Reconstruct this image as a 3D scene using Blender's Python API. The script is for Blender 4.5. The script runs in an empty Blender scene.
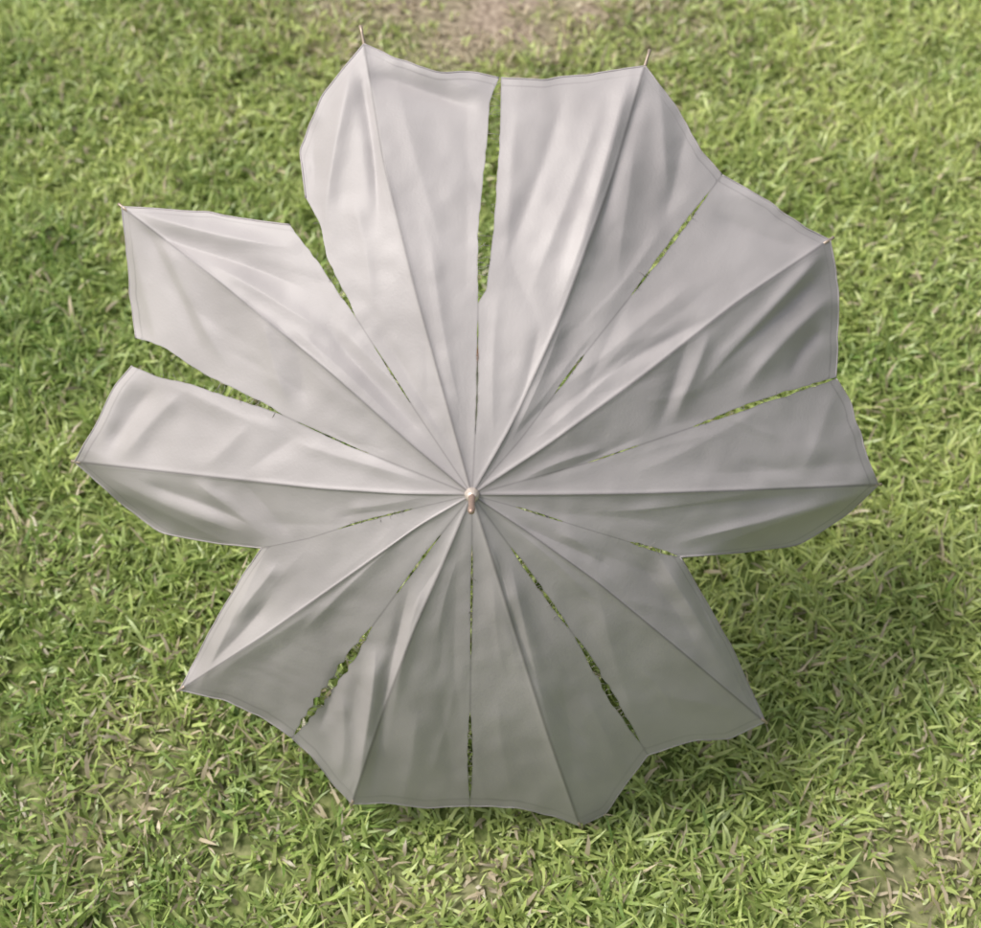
import bpy, math, numpy as np
from mathutils import Vector
rng=np.random.default_rng(7)
sc=bpy.context.scene
sc.view_settings.view_transform='Standard'; sc.view_settings.look='None'; sc.view_settings.exposure=0

# ------------------------------------------------------------ measured frame
FPX=1441.0; CX,CY=490.5,464.0
P=math.radians(52); E=math.radians(37.5); D=1.6
F=np.array([0,math.cos(P),-math.sin(P)]); U=np.array([0,math.sin(P),math.cos(P)]); X=np.array([1.,0,0])
def rays(px):
    px=np.asarray(px,float)
    return F+X*((px[...,0:1]-CX)/FPX)-U*((px[...,1:2]-CY)/FPX)
A=np.array([472.,495.])
apex=rays(A)*D                      # relative to eye
ax=np.array([0,-math.cos(E),math.sin(E)]); bx=np.array([0,math.sin(E),math.cos(E)])
B=np.stack([X,bx,ax])               # rows local axes
R0=0.5
def dome(r): 
    q=r/R0
    return 0.055*q+0.145*q*q
def to_surface(px,off):
    """point of the canopy dome (raised by off) for measured outline points -> local coords"""
    px=np.asarray(px,float); off=np.broadcast_to(off,px.shape[:-1])
    d=rays(px)@B.T; o=-(apex@B.T)
    lo=np.full(off.shape,1.2); hi=np.full(off.shape,2.3)
    for _ in range(40):
        m=(lo+hi)/2; p=o+d*m[...,None]
        g=p[...,2]+dome(np.hypot(p[...,0],p[...,1]))-off
        pos=g>0
        lo=np.where(pos,m,lo); hi=np.where(pos,hi,m)
    return o+d*((lo+hi)/2)[...,None]

# ------------------------------------------------------------ helpers
def new_mat(name):
    m=bpy.data.materials.new(name); m.use_nodes=True
    nt=m.node_tree; bs=nt.nodes['Principled BSDF']; return m,nt,bs
def mk_mesh(name,verts,faces,mat,smooth=True,parent=None):
    me=bpy.data.meshes.new(name); me.from_pydata([tuple(v) for v in verts],[],faces); me.update()
    if smooth: me.polygons.foreach_set('use_smooth',[True]*len(me.polygons))
    me.materials.append(mat); ob=bpy.data.objects.new(name,me); sc.collection.objects.link(ob)
    if parent: ob.parent=parent
    return ob
def tube_geo(pts,rad,n=8,cap=True):
    pts=np.asarray(pts,float); rad=np.broadcast_to(rad,(len(pts),)); V=[];Fc=[]
    t=np.gradient(pts,axis=0); t/=np.linalg.norm(t,axis=1)[:,None]+1e-12
    ref=np.array([0.3,0.2,0.93]); 
    if abs(t[0]@ref)>.9: ref=np.array([1.,0,0])
    u=np.cross(t[0],ref); u/=np.linalg.norm(u)
    for i,p in enumerate(pts):
        u=u-(u@t[i])*t[i]; u/=np.linalg.norm(u)+1e-12; w=np.cross(t[i],u)
        for k in range(n):
            a=2*math.pi*k/n; V.append(p+rad[i]*(math.cos(a)*u+math.sin(a)*w))
    for i in range(len(pts)-1):
        for k in range(n):
            Fc.append((i*n+k,i*n+(k+1)%n,(i+1)*n+(k+1)%n,(i+1)*n+k))
    if cap: Fc.append(tuple(range(n))[::-1]); Fc.append(tuple((len(pts)-1)*n+k for k in range(n)))
    return V,Fc
def join_geo(gs):
    V=[];Fc=[]
    for v,f in gs:
        o=len(V); V+=list(v); Fc+=[tuple(i+o for i in q) for q in f]
    return V,Fc
def resample(poly,n,k=31):
    poly=np.asarray(poly,float); d=np.r_[0,np.cumsum(np.hypot(*np.diff(poly,axis=0).T))]; d/=d[-1]
    t=np.linspace(0,1,400); q=np.stack([np.interp(t,d,poly[:,0]),np.interp(t,d,poly[:,1])],1)
    pad=np.concatenate([2*q[0]-q[k//2:0:-1],q,2*q[-1]-q[-2:-k//2-1:-1]])
    ker=np.ones(k)/k
    s=np.stack([np.convolve(pad[:,j],ker,'valid') for j in (0,1)],1)[:400]
    s[0]=q[0]; s[-1]=q[-1]
    d=np.r_[0,np.cumsum(np.hypot(*np.diff(s,axis=0).T))]; d/=d[-1]
    t=np.linspace(0,1,n); return np.stack([np.interp(t,d,s[:,0]),np.interp(t,d,s[:,1])],1)
def vnoise(x,y,seed=0):
    r=np.random.default_rng(seed); T=r.random((256,256))
    x=np.asarray(x,float); y=np.asarray(y,float)
    xi=np.floor(x).astype(int); yi=np.floor(y).astype(int); fx=x-xi; fy=y-yi
    fx=fx*fx*(3-2*fx); fy=fy*fy*(3-2*fy)
    a=T[xi%256,yi%256];b=T[(xi+1)%256,yi%256];c=T[xi%256,(yi+1)%256];d=T[(xi+1)%256,(yi+1)%256]
    return (a*(1-fx)+b*fx)*(1-fy)+(c*(1-fx)+d*fx)*fy

# ------------------------------------------------------------ umbrella outline
ribs=[[(364,44),(384,165),(415,290),(447,405)],
 [(645,66),(612,180),(562,315),(512,425)],
 [(830,240),(740,300),(640,378),(545,447)],
 [(878,485),(760,490),(640,494),(550,495)],
 [(765,722),(680,650),(595,580),(525,530)],
 [(580,826),(548,735),(513,625),(488,545)],
 [(352,804),(382,715),(414,630),(447,555)],
 [(180,690),(262,637),(350,575),(420,525)],
 [(75,462),(200,476),(320,489),(400,494)],
 [(122,207),(215,278),(330,372),(412,445)]]
# left edge, right edge, slits (r0,r1,width), radius inside which the seam is closed
mids=[([(499,78),(490,100),(486,150),(478,230),(478,305),(477,400)],[(501,78),(501,100),(499,150),(494,225),(485,303),(477,400)],[(60,175,2.2)],192),
 ([(722,175),(637,288),(580,360),(520,440)],None,[(130,180,3.2),(255,385,4.2)],0),
 ([(836,378),(760,402),(690,428),(590,462)],None,[(120,175,1.6),(232,386,5.5)],0),
 ([(680,557),(640,545),(580,527),(520,508)],None,[(45,95,2.4),(165,214,5)],0),
 ([(648,755),(613,700),(583,648),(520,560)],None,[(65,165,4),(175,298,7)],0),
 ([(470,806),(470,720),(471,640),(472,560)],None,[(50,165,2.4),(218,304,5.5)],0),
 ([(292,738),(328,690),(368,632),(425,555)],None,[(50,125,3),(165,298,12)],0),
 ([(262,548),(310,538),(360,522),(420,507)],None,[(60,140,2.2)],0),
 ([(132,366),(160,378),(185,382),(210,391),(278,413),(350,446),(410,470)],[(136,338),(165,347),(188,364),(210,377),(280,411),(350,445),(410,470)],[(110,190,1.6)],205),
 ([(290,225),(318,262),(340,295),(357,319),(415,410)],[(306,198),(321,225),(327,258),(344,292),(358,317),(415,410)],[(110,180,1.5)],212)]
NR,NS=170,44
def rib_line(k): return resample([A]+ribs[k][::-1],NR)
def mid_edge(k,side):
    L,Rr,sl,rin=mids[k]; pl=(L if (side<0 or Rr is None) else Rr)
    q=resample([A]+pl[::-1],NR,15)
    if Rr is not None and side>0:
        ql=resample([A]+L[::-1],NR,15); rl=np.hypot(*(ql-A).T); r=np.hypot(*(q-A).T)
        on=np.stack([np.interp(r,rl,ql[:,0]),np.interp(r,rl,ql[:,1])],1)
        m=np.clip((r-rin)/14,0,1)[:,None]; q=on*(1-m)+q*m
    r=np.hypot(*(q-A).T); w=np.zeros(NR)
    for r0,r1,wm in sl:
        x=np.clip((r-r0)/(r1-r0),0,1); w=np.maximum(w,wm*np.clip(4*x*(1-x),0,1)**.6*(0.4+0.8*vnoise(r/6.0,r*0+k*7.3,3)))
    if Rr is not None:
        w=w+np.clip((r-rin)/20,0,1)*2.5*(vnoise(r/7.,r*0+k+side*31.7,4)-.5)*(np.arange(NR)<NR-4)
    t=np.gradient(q,axis=0); t/=np.linalg.norm(t,axis=1)[:,None]; nrm=np.stack([-t[:,1],t[:,0]],1)
    return q+nrm*(w/2*side)[:,None]
hemsA=[[(400,60),(440,72),(475,72)],[(675,105),(700,150)],[(838,285),(838,335)],[(850,512),(800,545),(735,553)],[(730,738),(690,742)],
 [(550,815),(510,807)],[(335,785),(312,757)],[(208,636),(240,580)],[(98,420),(116,385)],[(205,212),(255,221)]]
hemsB=[[(540,80),(600,73)],[(770,203),(805,228)],[(850,400),(865,450)],[(700,592),(732,648)],[(625,785),(605,815)],
 [(430,808),(385,803)],[(262,716),(222,700)],[(215,543),(160,533),(112,495)],[(131,300),(127,255)],[(300,150),(322,95)]]
# creases: x0,y0,x1,y1,sigma px,height m
C=[(348,70,328,215,9,.0095),(364,80,376,215,6,-.008),(352,200,372,300,7,.003),(318,120,312,180,6,-.005),
 (378,58,492,92,9,.010),(372,80,470,104,7,-.009),(400,80,440,250,10,.003),(430,250,465,420,7,.003),(470,110,462,280,10,-.002),
 (628,85,560,300,9,.010),(645,90,598,225,7,-.008),(598,105,535,290,10,.005),(560,100,505,270,9,-.005),(520,110,500,280,8,.003),
 (500,300,492,440,6,.002),(540,330,505,440,6,-.003),(560,320,515,440,6,.003),
 (655,85,672,190,8,.005),(630,150,622,270,9,.004),(690,130,660,220,9,-.005),(520,420,600,330,6,.002),(660,230,590,320,8,.003),
 (735,190,815,232,8,.006),(720,215,800,250,8,-.005),(690,290,560,385,8,.003),(700,320,590,390,7,-.004),(640,350,530,440,6,.002),
 (818,252,705,385,8,.010),(806,282,720,372,6,-.008),(826,300,745,390,8,.008),(705,335,680,415,7,.006),(690,345,655,425,7,-.004),(820,330,790,375,7,-.006),
 (835,395,800,470,9,.003),(760,410,640,470,10,.003),(860,465,700,470,10,-.003),
 (862,492,690,543,6,.007),(800,492,650,515,7,-.005),(760,493,610,510,6,.004),
 (688,572,752,700,6,-.009),(665,560,735,690,8,.007),(640,560,690,640,8,-.003),(600,560,560,535,6,.003),
 (740,715,660,690,10,.003),(600,600,640,730,9,.003),
 (500,560,540,690,6,-.006),(512,570,572,800,7,.005),(490,545,512,620,6,.004),(560,690,575,790,9,-.004),(590,700,620,780,8,.003),
 (455,560,440,640,7,.003),(425,590,392,700,7,.004),(405,600,375,780,6,-.007),(372,655,362,785,8,.010),(350,660,318,725,7,-.006),(345,700,338,775,8,.005),
 (455,570,460,780,14,-.002),(420,720,400,795,9,.003),(445,700,450,790,8,-.002),(500,700,510,790,9,.002),
 (430,520,330,600,6,-.003),(400,545,300,630,6,.004),(310,610,215,680,9,.004),(265,600,205,675,7,-.007),
 (272,565,240,620,7,.006),(110,478,235,530,8,.009),
 (150,482,250,528,7,-.008),(200,482,256,535,7,.007),(240,485,290,530,8,-.003),
 (135,372,100,440,8,.007),(155,392,105,452,8,-.007),(180,398,120,455,9,.008),(165,388,270,425,8,.004),(250,430,200,465,10,.004),(300,440,240,470,9,-.003),
 (150,230,195,340,8,-.007),(160,240,225,360,8,.007),(260,320,290,400,8,.006),(290,340,310,405,8,-.004),
 (135,212,280,245,8,.009),(150,232,300,290,9,-.007),(215,270,330,330,8,.005),(290,330,400,420,7,.003),(330,330,420,430,6,-.003),
 (345,330,440,440,6,.003),(372,330,450,440,6,-.002),(300,440,420,485,6,.003),(330,430,430,480,5,-.002),
 (600,450,520,482,5,.003),(640,440,530,478,5,-.002),(350,505,430,500,5,.002),(340,520,420,508,5,-.002),
 (520,520,610,570,6,-.003),(510,530,600,600,5,.003)]
C=[(a,b,c,d,s*.85,h*.82) for a,b,c,d,s,h in C]
for i in range(110):
    a=rng.uniform(0,2*math.pi); r0=rng.uniform(60,290); r1=r0+rng.uniform(40,120); a2=a+rng.normal(0,.1)
    C.append((A[0]+r0*math.cos(a),A[1]+r0*math.sin(a),A[0]+r1*math.cos(a2),A[1]+r1*math.sin(a2),rng.uniform(3,7),rng.choice([-1,1])*rng.uniform(.0003,.0011)))
# hem parts turned back: line x0,y0,x1,y1, slope ; fabric falls away on the outer side
FOLD=[(884,486,715,546,.0022),(100,482,235,548,.0016),(124,215,158,350,.0016),(270,540,196,692,.0024),(762,732,684,562,.0022),(322,78,306,178,.0010)]
def crease(px):
    o=np.zeros(px.shape[:-1])
    for x0,y0,x1,y1,s,h in C:
        a=np.array([x0,y0],float); d=np.array([x1-x0,y1-y0],float); L=np.hypot(*d); d=d/L
        v=px-a; al=v@d; pe=v[...,0]*-d[1]+v[...,1]*d[0]
        pe=pe+3.5*np.sin(al/L*3.0+x0)
        x=al/L; e=np.clip((x+.12)/.3,0,1)*np.clip((1.15-x)/.45,0,1); e=e*e*(3-2*e)
        o+=h*(.7*np.exp(-(pe/s)**2/2)+.3*np.exp(-np.abs(pe/s)*1.6))*e
    r=np.hypot(*np.moveaxis(px-A,-1,0)); th=np.arctan2(px[...,1]-A[1],px[...,0]-A[0])
    o+=.0006*np.sin(th*17+1.3*np.sin(th*3))*np.exp(-((r-75)/50)**2)
    o+=.0025*(vnoise(px[...,0]/38+5,px[...,1]/38,11)-.5)+.0012*(vnoise(px[...,0]/15,px[...,1]/15,12)-.5)
    o=o*np.clip(r/90,0,1)
    for x0,y0,x1,y1,sl in FOLD:
        a=np.array([x0,y0],float); d=np.array([x1-x0,y1-y0],float); L=np.hypot(*d); d=d/L
        v=px-a; al=v@d; pe=v[...,0]*-d[1]+v[...,1]*d[0]
        c0=(A-a); side=np.sign(c0[0]*-d[1]+c0[1]*d[0]); out=-side*pe
        x=al/L; e=np.clip((x+.02)/.25,0,1)*np.clip((1.02-x)/.25,0,1); e=e*e*(3-2*e)
        dd=np.clip(out+1.5,0,None); dd=14*np.tanh(dd/14)
        o-=sl*dd*dd/(dd+3)*e
    return o

V=[];Fc=[];seam=[]
hem_lines=[]; rib_local=[]; mid_edges=[]
def sector(rl,ml,hem,rib_first):
    Hh=resample([rl[-1]]+hem+[ml[-1]],NS)
    s=np.linspace(0,1,NS); t=np.linspace(0,1,NR)
    wob=(vnoise(Hh[:,0]/14,Hh[:,1]/14,77)-.5)*2.6*np.sin(s*math.pi)
    Hh=Hh+wob[:,None]*((Hh-A)/np.hypot(*(Hh-A).T)[:,None])
    G=rl[:,None]*(1-s)[None,:,None]+ml[:,None]*s[None,:,None]
    lin=rl[-1]*(1-s)[:,None]+ml[-1]*s[:,None]
    G=G+(t**4)[:,None,None]*(Hh-lin)[None]
    r=np.hypot(G[...,0]-A[0],G[...,1]-A[1])
    sag=-.020*(r/400)*np.sin(s*math.pi/2)[None,:]
    w=np.hypot(*(rl-ml).T)[:,None]
    dr=s[None,:]*w
    off=sag+crease(G)+.0010*np.exp(-(dr/3.)**2)*np.clip(r/40,0,1)
    edge=np.clip((t-.9)/.1,0,1)[:,None]
    off=off+edge**2*.004*(vnoise(G[...,0]/20,G[...,1]/20,21)-.5)
    hd=np.cumsum(np.r_[np.zeros((1,NS)),np.hypot(*np.moveaxis(np.diff(G,axis=0),-1,0))][::-1],axis=0)[::-1]
    hd=hd-hd[-1:]
    Pl=to_surface(G,off)
    o=len(V); V.extend(Pl.reshape(-1,3)); 
    sm=np.minimum(dr,(1-s)[None,:]*w+1.0)
    sm=np.minimum(sm,np.abs(hd-7)*.9+1.3)
    seam.extend(sm.ravel())
    for i in range(NR-1):
        for j in range(NS-1):
            a,b,c,d=o+i*NS+j,o+i*NS+j+1,o+(i+1)*NS+j+1,o+(i+1)*NS+j
            Fc.append((a,b,c,d) if not rib_first else (d,c,b,a))
    hem_lines.append(Pl[-1]); mid_edges.append(Pl[:,-1])
    return Pl
for k in range(10):
    rl=rib_line(k)
    P1=sector(rl,mid_edge(k,-1),hemsA[k],True)
    rl2=rib_line((k+1)%10)
    P2=sector(rl2,mid_edge(k,+1),hemsB[k][::-1],False)
    rib_local.append(P1[:,0])
V=np.array(V)
zmin=min((rl[-1]@B+apex)[2] for rl in rib_local); H=-zmin+0.024
org=apex+np.array([0,0,H])
cam_loc=(0,0,H)

# ------------------------------------------------------------ materials
fab,nt,bs=new_mat('canopy_fabric')
bs.inputs['Roughness'].default_value=.52; bs.inputs['Specular IOR Level'].default_value=.5
tc=nt.nodes.new('ShaderNodeTexCoord')
n1=nt.nodes.new('ShaderNodeTexNoise'); n1.inputs['Scale'].default_value=7; n1.inputs['Detail'].default_value=4; nt.links.new(tc.outputs['Object'],n1.inputs['Vector'])
cr=nt.nodes.new('ShaderNodeValToRGB'); cr.color_ramp.elements[0].position=.3; cr.color_ramp.elements[0].color=(.355,.332,.330,1); cr.color_ramp.elements[1].position=.72; cr.color_ramp.elements[1].color=(.455,.428,.425,1)
nt.links.new(n1.outputs['Fac'],cr.inputs['Fac'])
at=nt.nodes.new('ShaderNodeAttribute'); at.attribute_name='seam'
mr=nt.nodes.new('ShaderNodeMapRange'); mr.inputs['From Min'].default_value=.4; mr.inputs['From Max'].default_value=2.6; mr.inputs['To Min'].default_value=.6; mr.inputs['To Max'].default_value=1
nt.links.new(at.outputs['Fac'],mr.inputs['Value'])
mx=nt.nodes.new('ShaderNodeMix'); mx.data_type='RGBA'; mx.blend_type='MULTIPLY'; mx.inputs['Factor'].default_value=1
nt.links.new(cr.outputs['Color'],mx.inputs['A']); nt.links.new(mr.outputs['Result'],mx.inputs['B'])
nt.links.new(mx.outputs['Result'],bs.inputs['Base Color'])
wv=nt.nodes.new('ShaderNodeTexNoise'); wv.inputs['Scale'].default_value=260; wv.inputs['Detail'].default_value=1; nt.links.new(tc.outputs['Object'],wv.inputs['Vector'])
b2=nt.nodes.new('ShaderNodeBump'); b2.inputs['Strength'].default_value=.25; b2.inputs['Distance'].default_value=.0008; nt.links.new(wv.outputs['Fac'],b2.inputs['Height'])
nt.links.new(b2.outputs['Normal'],bs.inputs['Normal'])

def simple(name,col,rough,metal=0):
    m,nt,b=new_mat(name); t=nt.nodes.new('ShaderNodeTexNoise'); t.inputs['Scale'].default_value=60
    r=nt.nodes.new('ShaderNodeValToRGB'); r.color_ramp.elements[0].color=(*[c*.7 for c in col],1); r.color_ramp.elements[1].color=(*[min(1,c*1.2) for c in col],1)
    nt.links.new(t.outputs['Fac'],r.inputs['Fac']); nt.links.new(r.outputs['Color'],b.inputs['Base Color'])
    b.inputs['Roughness'].default_value=rough; b.inputs['Metallic'].default_value=metal; return m
steel=simple('rib_steel',(.35,.34,.33),.4,.8)
brass=simple('ferrule_brass',(.42,.30,.24),.4,.5)
dull=simple('collar_metal',(.70,.62,.55),.35,.4)
wood=simple('handle_wood',(.16,.08,.04),.4)
hemm=simple('hem_fabric',(.38,.35,.35),.7)
thm=simple('thread',(.30,.28,.26),.8)
tipm=simple('rib_tip',(.42,.34,.27),.4,.4)

# ------------------------------------------------------------ umbrella objects
umb=bpy.data.objects.new('umbrella',None); sc.collection.objects.link(umb); umb.location=tuple(org)
def put(name,v,f,mat,smooth=True):
    return mk_mesh(name,np.asarray(v)@B,f,mat,smooth,umb)
can=put('canopy',V,Fc,fab)
a=can.data.attributes.new('seam','FLOAT','POINT'); a.data.foreach_set('value',np.array(seam,dtype=np.float32))
import bmesh
bm=bmesh.new(); bm.from_mesh(can.data); bmesh.ops.remove_doubles(bm,verts=bm.verts,dist=.00012); bmesh.ops.recalc_face_normals(bm,faces=bm.faces); bm.to_mesh(can.data); bm.free()
can.data.polygons.foreach_set('use_smooth',[True]*len(can.data.polygons))
g=[tube_geo(h+np.array([0,0,-.0006]),.0013,6) for h in hem_lines]
put('hem',*join_geo(g),hemm)
# loose threads hanging and bridging in the open seams
g=[]
for k in range(10):
    a_,b_=mid_edges[2*k],mid_edges[2*k+1]
    for i in range(40,NR-3):
        j=int(np.argmin(np.linalg.norm(b_-a_[i],axis=1))); gap=np.linalg.norm(b_[j]-a_[i])
        if gap<.0018: continue
        if rng.random()<(.22 if gap<.014 else .04) and gap<.022:
            p,q=a_[i],b_[min(NR-1,max(0,j+rng.integers(-2,3)))]; m=(p+q)/2+np.array([0,0,-.001])+rng.normal(0,.0012,3)
            g.append(tube_geo([p,m,q],.00028,4))
        if rng.random()<.35:
            e=a_ if rng.random()<.5 else b_; p=e[i if e is a_ else j]; o_=(b_[j]-a_[i]) if e is a_ else (a_[i]-b_[j]); o_=o_/gap
            L=rng.uniform(.002,.008); d=o_*.6+rng.normal(0,.5,3)*np.array([1,1,.4]); 
            g.append(tube_geo([p,p+d*L*.5,p+d*L+rng.normal(0,.001,3)],.00025,4))
put('frayed_threads',*join_geo(g),thm)
g=[]; g2=[]; g3=[]
for k,rl in enumerate(rib_local):
    q=rl[6::6]-np.array([0,0,.0045]); q=np.vstack([[0,0,-.006],q,rl[-1]-np.array([0,0,.003])])
    g.append(tube_geo(q,.0016,6))
    d=rl[-1]-rl[-14]; d/=np.linalg.norm(d); e=rl[-1]-np.array([0,0,.002])
    L=.022 if k in (0,1) else .007
    if k in(0,1): d=d+np.array([0,0,.35 if k==0 else .1]); d/=np.linalg.norm(d)
    pts=[e-d*.012,e,e+d*L*.6,e+d*L]; g2.append(tube_geo(pts,[.0022,.0022,.0018,.0024],8))
    m=rl[80]-np.array([0,0,.006]); g3.append(tube_geo([m,(m+np.array([0,0,-.30]))*np.array([.5,.5,.5]),np.array([m[0]*.03,m[1]*.03,-.30])],.0016,6))
put('ribs',*join_geo(g),steel); put('rib_tips',*join_geo(g2),tipm); put('stretchers',*join_geo(g3),steel)
LS=(org[2]-.03)/math.sin(E)
g=[tube_geo([[0,0,-.004],[0,0,-LS+.12]],.0045,12),tube_geo([[0,0,-.285],[0,0,-.29],[0,0,-.33],[0,0,-.335]],[.006,.010,.010,.006],14)]
put('shaft',*join_geo(g),steel)
hp=[[0,0,-LS+.12],[0,0,-LS+.04]]+[[.035*(1-math.cos(t)),0,-LS+.04-.035*math.sin(t)] for t in np.linspace(.2,math.pi,14)]+[[.07,0,-LS+.06]]
put('handle',*tube_geo(hp,.0095,12),wood)
g=[tube_geo([[0,0,-.004],[0,0,.002],[0,0,.005],[0,0,.009],[0,0,.011]],[.0088,.0082,.0068,.006,.004],20)]
put('collar',*join_geo(g),dull)
g=[tube_geo([[0,0,.010],[0,0,.014],[0,0,.045],[0,-.001,.052],[0,-.001,.060],[0,-.001,.064]],[.0042,.0040,.0034,.0042,.0038,.002],16)]
put('ferrule',*join_geo(g),brass)

# ------------------------------------------------------------ ground
def g2w(px):
    r=rays(px); return (r*(-H/r[...,2:3])+np.array([0,0,H]))[...,:2]
patches=[(485,0,.44,.25,1),(150,800,.24,.14,.28),(60,870,.2,.1,.25),(955,885,.14,.1,.35),(265,850,.1,.06,.18),(445,885,.1,.05,.35),(20,560,.12,.08,.2)]
PC=[(g2w(np.array([p[0],p[1]],float)),p[2],p[3],p[4]) for p in patches]
def bare(x,y):
    o=np.zeros_like(x)
    for c,rx,ry,amp in PC:
        o=np.maximum(o,amp*np.exp(-(((x-c[0])/rx)**2+((y-c[1])/ry)**2)))
    return np.clip(o*1.1*(.45+1.1*vnoise(x*14,y*14,31)),0,1)
gm,nt,bs=new_mat('soil_and_thatch')
geo=nt.nodes.new('ShaderNodeNewGeometry')
na=nt.nodes.new('ShaderNodeTexNoise'); na.inputs['Scale'].default_value=70; na.inputs['Detail'].default_value=4; nt.links.new(geo.outputs['Position'],na.inputs['Vector'])
ra=nt.nodes.new('ShaderNodeValToRGB'); e=ra.color_ramp.elements; e[0].position=.35; e[0].color=(.08,.12,.03,1); e[1].position=.65; e[1].color=(.22,.26,.09,1)
nt.links.new(na.outputs['Fac'],ra.inputs['Fac'])
rb=nt.nodes.new('ShaderNodeValToRGB'); e=rb.color_ramp.elements; e[0].position=.3; e[0].color=(.16,.12,.09,1); e[1].position=.7; e[1].color=(.46,.38,.30,1)
nt.links.new(na.outputs['Fac'],rb.inputs['Fac'])
ab=nt.nodes.new('ShaderNodeAttribute'); ab.attribute_name='bare'
mm=nt.nodes.new('ShaderNodeMix'); mm.data_type='RGBA'; nt.links.new(ab.outputs['Fac'],mm.inputs['Factor']); nt.links.new(ra.outputs['Color'],mm.inputs['A']); nt.links.new(rb.outputs['Color'],mm.inputs['B'])
nt.links.new(mm.outputs['Result'],bs.inputs['Base Color']); bs.inputs['Roughness'].default_value=.95; bs.inputs['Specular IOR Level'].default_value=0
xs=np.r_[-120,-40,-12,-5,np.linspace(-2.6,2.6,140),5,12,40,120]; ys=np.r_[-120,-40,-10,-3,np.linspace(-.5,5,150),8,15,40,120]
def hgt(x,y): return .018*(vnoise(x*2.1+9,y*2.1,41)-.5)+.014*(vnoise(x*7,y*7,42)-.5)
XX,YY=np.meshgrid(xs,ys,indexing='ij'); ZZ=hgt(XX,YY)*((np.abs(XX)<3)&(YY>-1)&(YY<6))
nv=np.stack([XX,YY,ZZ],-1).reshape(-1,3); ny=len(ys)
fs=[(i*ny+j,(i+1)*ny+j,(i+1)*ny+j+1,i*ny+j+1) for i in range(len(xs)-1) for j in range(ny-1)]
ground=mk_mesh('ground',nv,fs,gm)
a=ground.data.attributes.new('bare','FLOAT','POINT'); a.data.foreach_set('value',bare(nv[:,0],nv[:,1]).astype(np.float32))

# ------------------------------------------------------------ lawn grass (one mesh)
def nodes(n,x0,x1,y0,y1): return np.stack([rng.uniform(x0,x1,n),rng.uniform(y0,y1,n)],1)
N1=nodes(52000,-1.5,1.5,.35,3.1); N2=nodes(13000,-2.8,2.8,0,4.8); N2=N2[(np.abs(N2[:,0])>1.5)|(N2[:,1]>3.1)|(N2[:,1]<.35)]
N=np.vstack([N1,N2]); bk=bare(N[:,0],N[:,1])
clump=vnoise(N[:,0]*13,N[:,1]*13,51)*.6+vnoise(N[:,0]*29,N[:,1]*29,54)*.4
keep=(rng.random(len(N))>bk*.93)&(rng.random(len(N))<.35+1.2*clump); N=N[keep]
nb=4
c=np.repeat(N,nb,0)+rng.normal(0,.007,(len(N)*nb,2)); n=len(c)
bkr=bare(c[:,0],c[:,1]); vig=vnoise(c[:,0]*9,c[:,1]*9,52)
az=rng.uniform(0,2*math.pi,n)
ln=rng.uniform(.016,.052,n)*(.6+.8*vig)*(1-.4*bkr); wd=rng.uniform(.0013,.0036,n)
lean0=rng.uniform(.2,1.15,n); bend=rng.uniform(.1,1.1,n)
S=4; tt=np.array([0,.35,.7,1.]); prof=np.array([.75,1,.75,0])
pos=np.zeros((n,S,3)); cur=np.stack([c[:,0],c[:,1],hgt(c[:,0],c[:,1])-.003+rng.uniform(0,.012,n)],1); pos[:,0]=cur
azk=az.copy()
for k in range(1,S):
    an=np.minimum(lean0+bend*tt[k],1.75); azk=azk+rng.normal(0,.22,n); L=ln*(tt[k]-tt[k-1])
    cur=cur+np.stack([np.sin(an)*np.cos(azk),np.sin(an)*np.sin(azk),np.cos(an)],1)*L[:,None]; pos[:,k]=cur
tw=rng.normal(0,.6,n)
side=np.stack([-np.sin(az)*np.cos(tw),np.cos(az)*np.cos(tw),np.sin(tw)],1)
vv=np.zeros((n,7,3))
for k in range(3):
    vv[:,2*k]=pos[:,k]-side*(wd*prof[k])[:,None]; vv[:,2*k+1]=pos[:,k]+side*(wd*prof[k])[:,None]
vv[:,6]=pos[:,3]
base=(np.arange(n)*7)[:,None]
loops=np.concatenate([base+np.array([0,1,3,2]),base+np.array([2,3,5,4]),base+np.array([4,5,6])],1).ravel()
me=bpy.data.meshes.new('lawn_grass'); me.vertices.add(n*7); me.vertices.foreach_set('co',vv.ravel().astype(np.float32))
me.loops.add(len(loops)); me.loops.foreach_set('vertex_index',loops.astype(np.int32))
me.polygons.add(n*3); st=((np.arange(n)*11)[:,None]+np.array([0,4,8])).ravel(); me.polygons.foreach_set('loop_start',st.astype(np.int32))
me.polygons.foreach_set('use_smooth',np.ones(n*3,dtype=bool))
me.update(calc_edges=True); me.validate()
big=vnoise(c[:,0]*1.6+3,c[:,1]*1.6,61)*.35+vnoise(c[:,0]*6,c[:,1]*6,62)*.4+vnoise(c[:,0]*17,c[:,1]*17,63)*.25
reg=np.clip(.5+.40*c[:,0]+.25*(c[:,1]-1.4),0,1)
big=np.clip((big-.5)*1.8+.54,0,1)*.6+.4*reg
q=np.clip(big+rng.normal(0,.18,n),0,1)[:,None]
col=np.array([.18,.30,.06])*(1-q)+np.array([.58,.65,.23])*q
straw=rng.random(n)<(.05+.75*bkr+.05*big)
sc_=np.array([.64,.54,.38])*rng.uniform(.5,1.1,(n,1)); col[straw]=sc_[straw]
col*=rng.uniform(.75,1.25,(n,1)); col=np.clip(col,0,.78)
ca=me.color_attributes.new('blade_col','FLOAT_COLOR','POINT')
ca.data.foreach_set('color',np.repeat(np.c_[col,np.ones(n)],7,0).ravel().astype(np.float32))
gr,nt,bs=new_mat('grass_blade'); nt.nodes.remove(bs)
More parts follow.
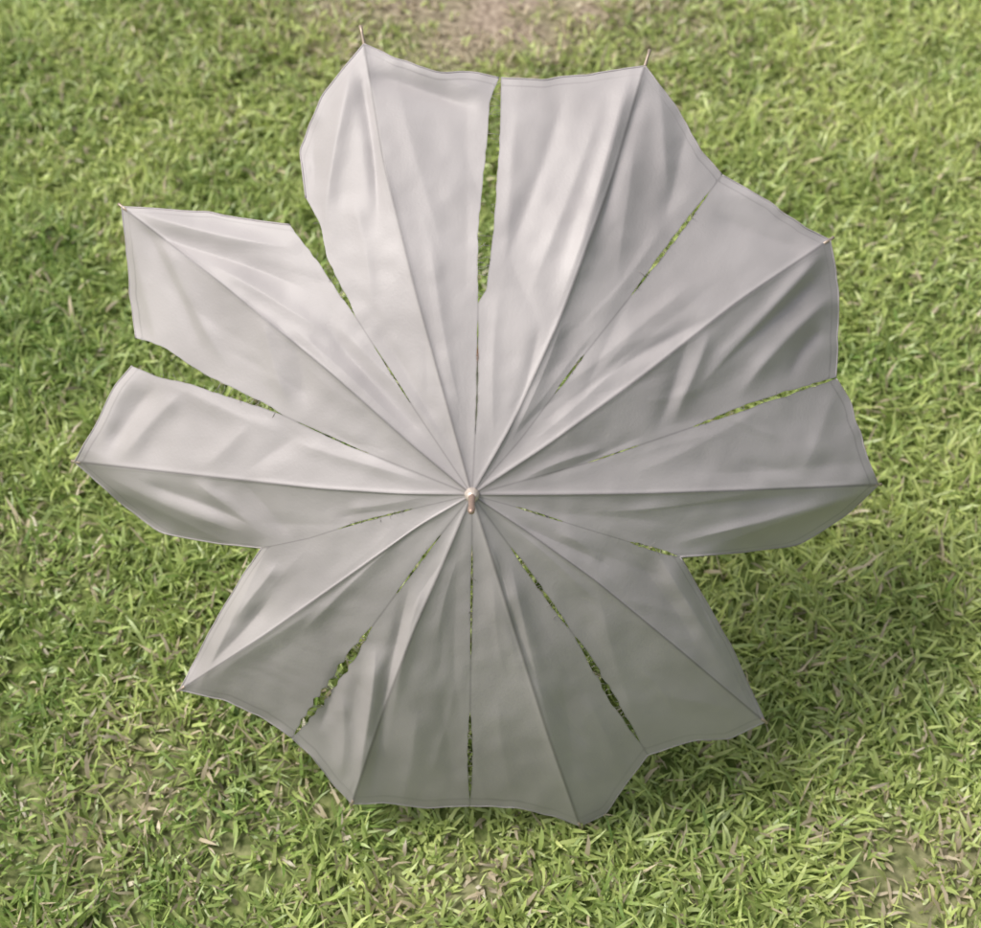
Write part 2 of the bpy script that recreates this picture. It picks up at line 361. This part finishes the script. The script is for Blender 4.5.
at=nt.nodes.new('ShaderNodeAttribute'); at.attribute_name='blade_col'
df=nt.nodes.new('ShaderNodeBsdfDiffuse'); nt.links.new(at.outputs['Color'],df.inputs['Color'])
tr=nt.nodes.new('ShaderNodeBsdfTranslucent'); nt.links.new(at.outputs['Color'],tr.inputs['Color'])
ms=nt.nodes.new('ShaderNodeMixShader'); ms.inputs['Fac'].default_value=.35
gl=nt.nodes.new('ShaderNodeBsdfGlossy'); gl.inputs['Roughness'].default_value=.45; gl.inputs['Color'].default_value=(.9,.95,.85,1)
m2=nt.nodes.new('ShaderNodeMixShader'); m2.inputs['Fac'].default_value=.06
nt.links.new(df.outputs[0],ms.inputs[1]); nt.links.new(tr.outputs[0],ms.inputs[2])
nt.links.new(ms.outputs[0],m2.inputs[1]); nt.links.new(gl.outputs[0],m2.inputs[2]); nt.links.new(m2.outputs[0],nt.nodes['Material Output'].inputs['Surface'])
me.materials.append(gr); ob=bpy.data.objects.new('lawn_grass',me); sc.collection.objects.link(ob)

# ------------------------------------------------------------ light
el=math.radians(58); azs=math.radians(-84)
dirv=Vector((math.sin(azs)*math.cos(el),math.cos(azs)*math.cos(el),math.sin(el)))
sd=bpy.data.lights.new('sun','SUN'); sd.energy=2.1; sd.angle=math.radians(14); sd.color=(1,.955,.90)
so=bpy.data.objects.new('sun',sd); so.rotation_euler=dirv.to_track_quat('Z','Y').to_euler(); sc.collection.objects.link(so)
w=bpy.data.worlds.new('World'); sc.world=w; w.use_nodes=True; nt=w.node_tree
sk=nt.nodes.new('ShaderNodeTexSky'); sk.sky_type='NISHITA'; sk.sun_disc=False; sk.sun_elevation=el; sk.sun_rotation=azs; sk.dust_density=6; sk.air_density=1; sk.ozone_density=.5
hs=nt.nodes.new('ShaderNodeHueSaturation'); hs.inputs['Saturation'].default_value=.42
nt.links.new(sk.outputs[0],hs.inputs['Color']); nt.links.new(hs.outputs[0],nt.nodes['Background'].inputs[0]); nt.nodes['Background'].inputs[1].default_value=.15

cd=bpy.data.cameras.new('camera'); co=bpy.data.objects.new('camera',cd); sc.collection.objects.link(co)
co.location=cam_loc; co.rotation_euler=(math.radians(90)-P,0,0); cd.sensor_width=36; cd.lens=FPX/981*36; cd.clip_end=500; cd.clip_start=.05
cd.dof.use_dof=True; cd.dof.focus_distance=1.74; cd.dof.aperture_fstop=4.0
sc.camera=co
print('H',H,'apex',org,'LS',LS,'blades',n)
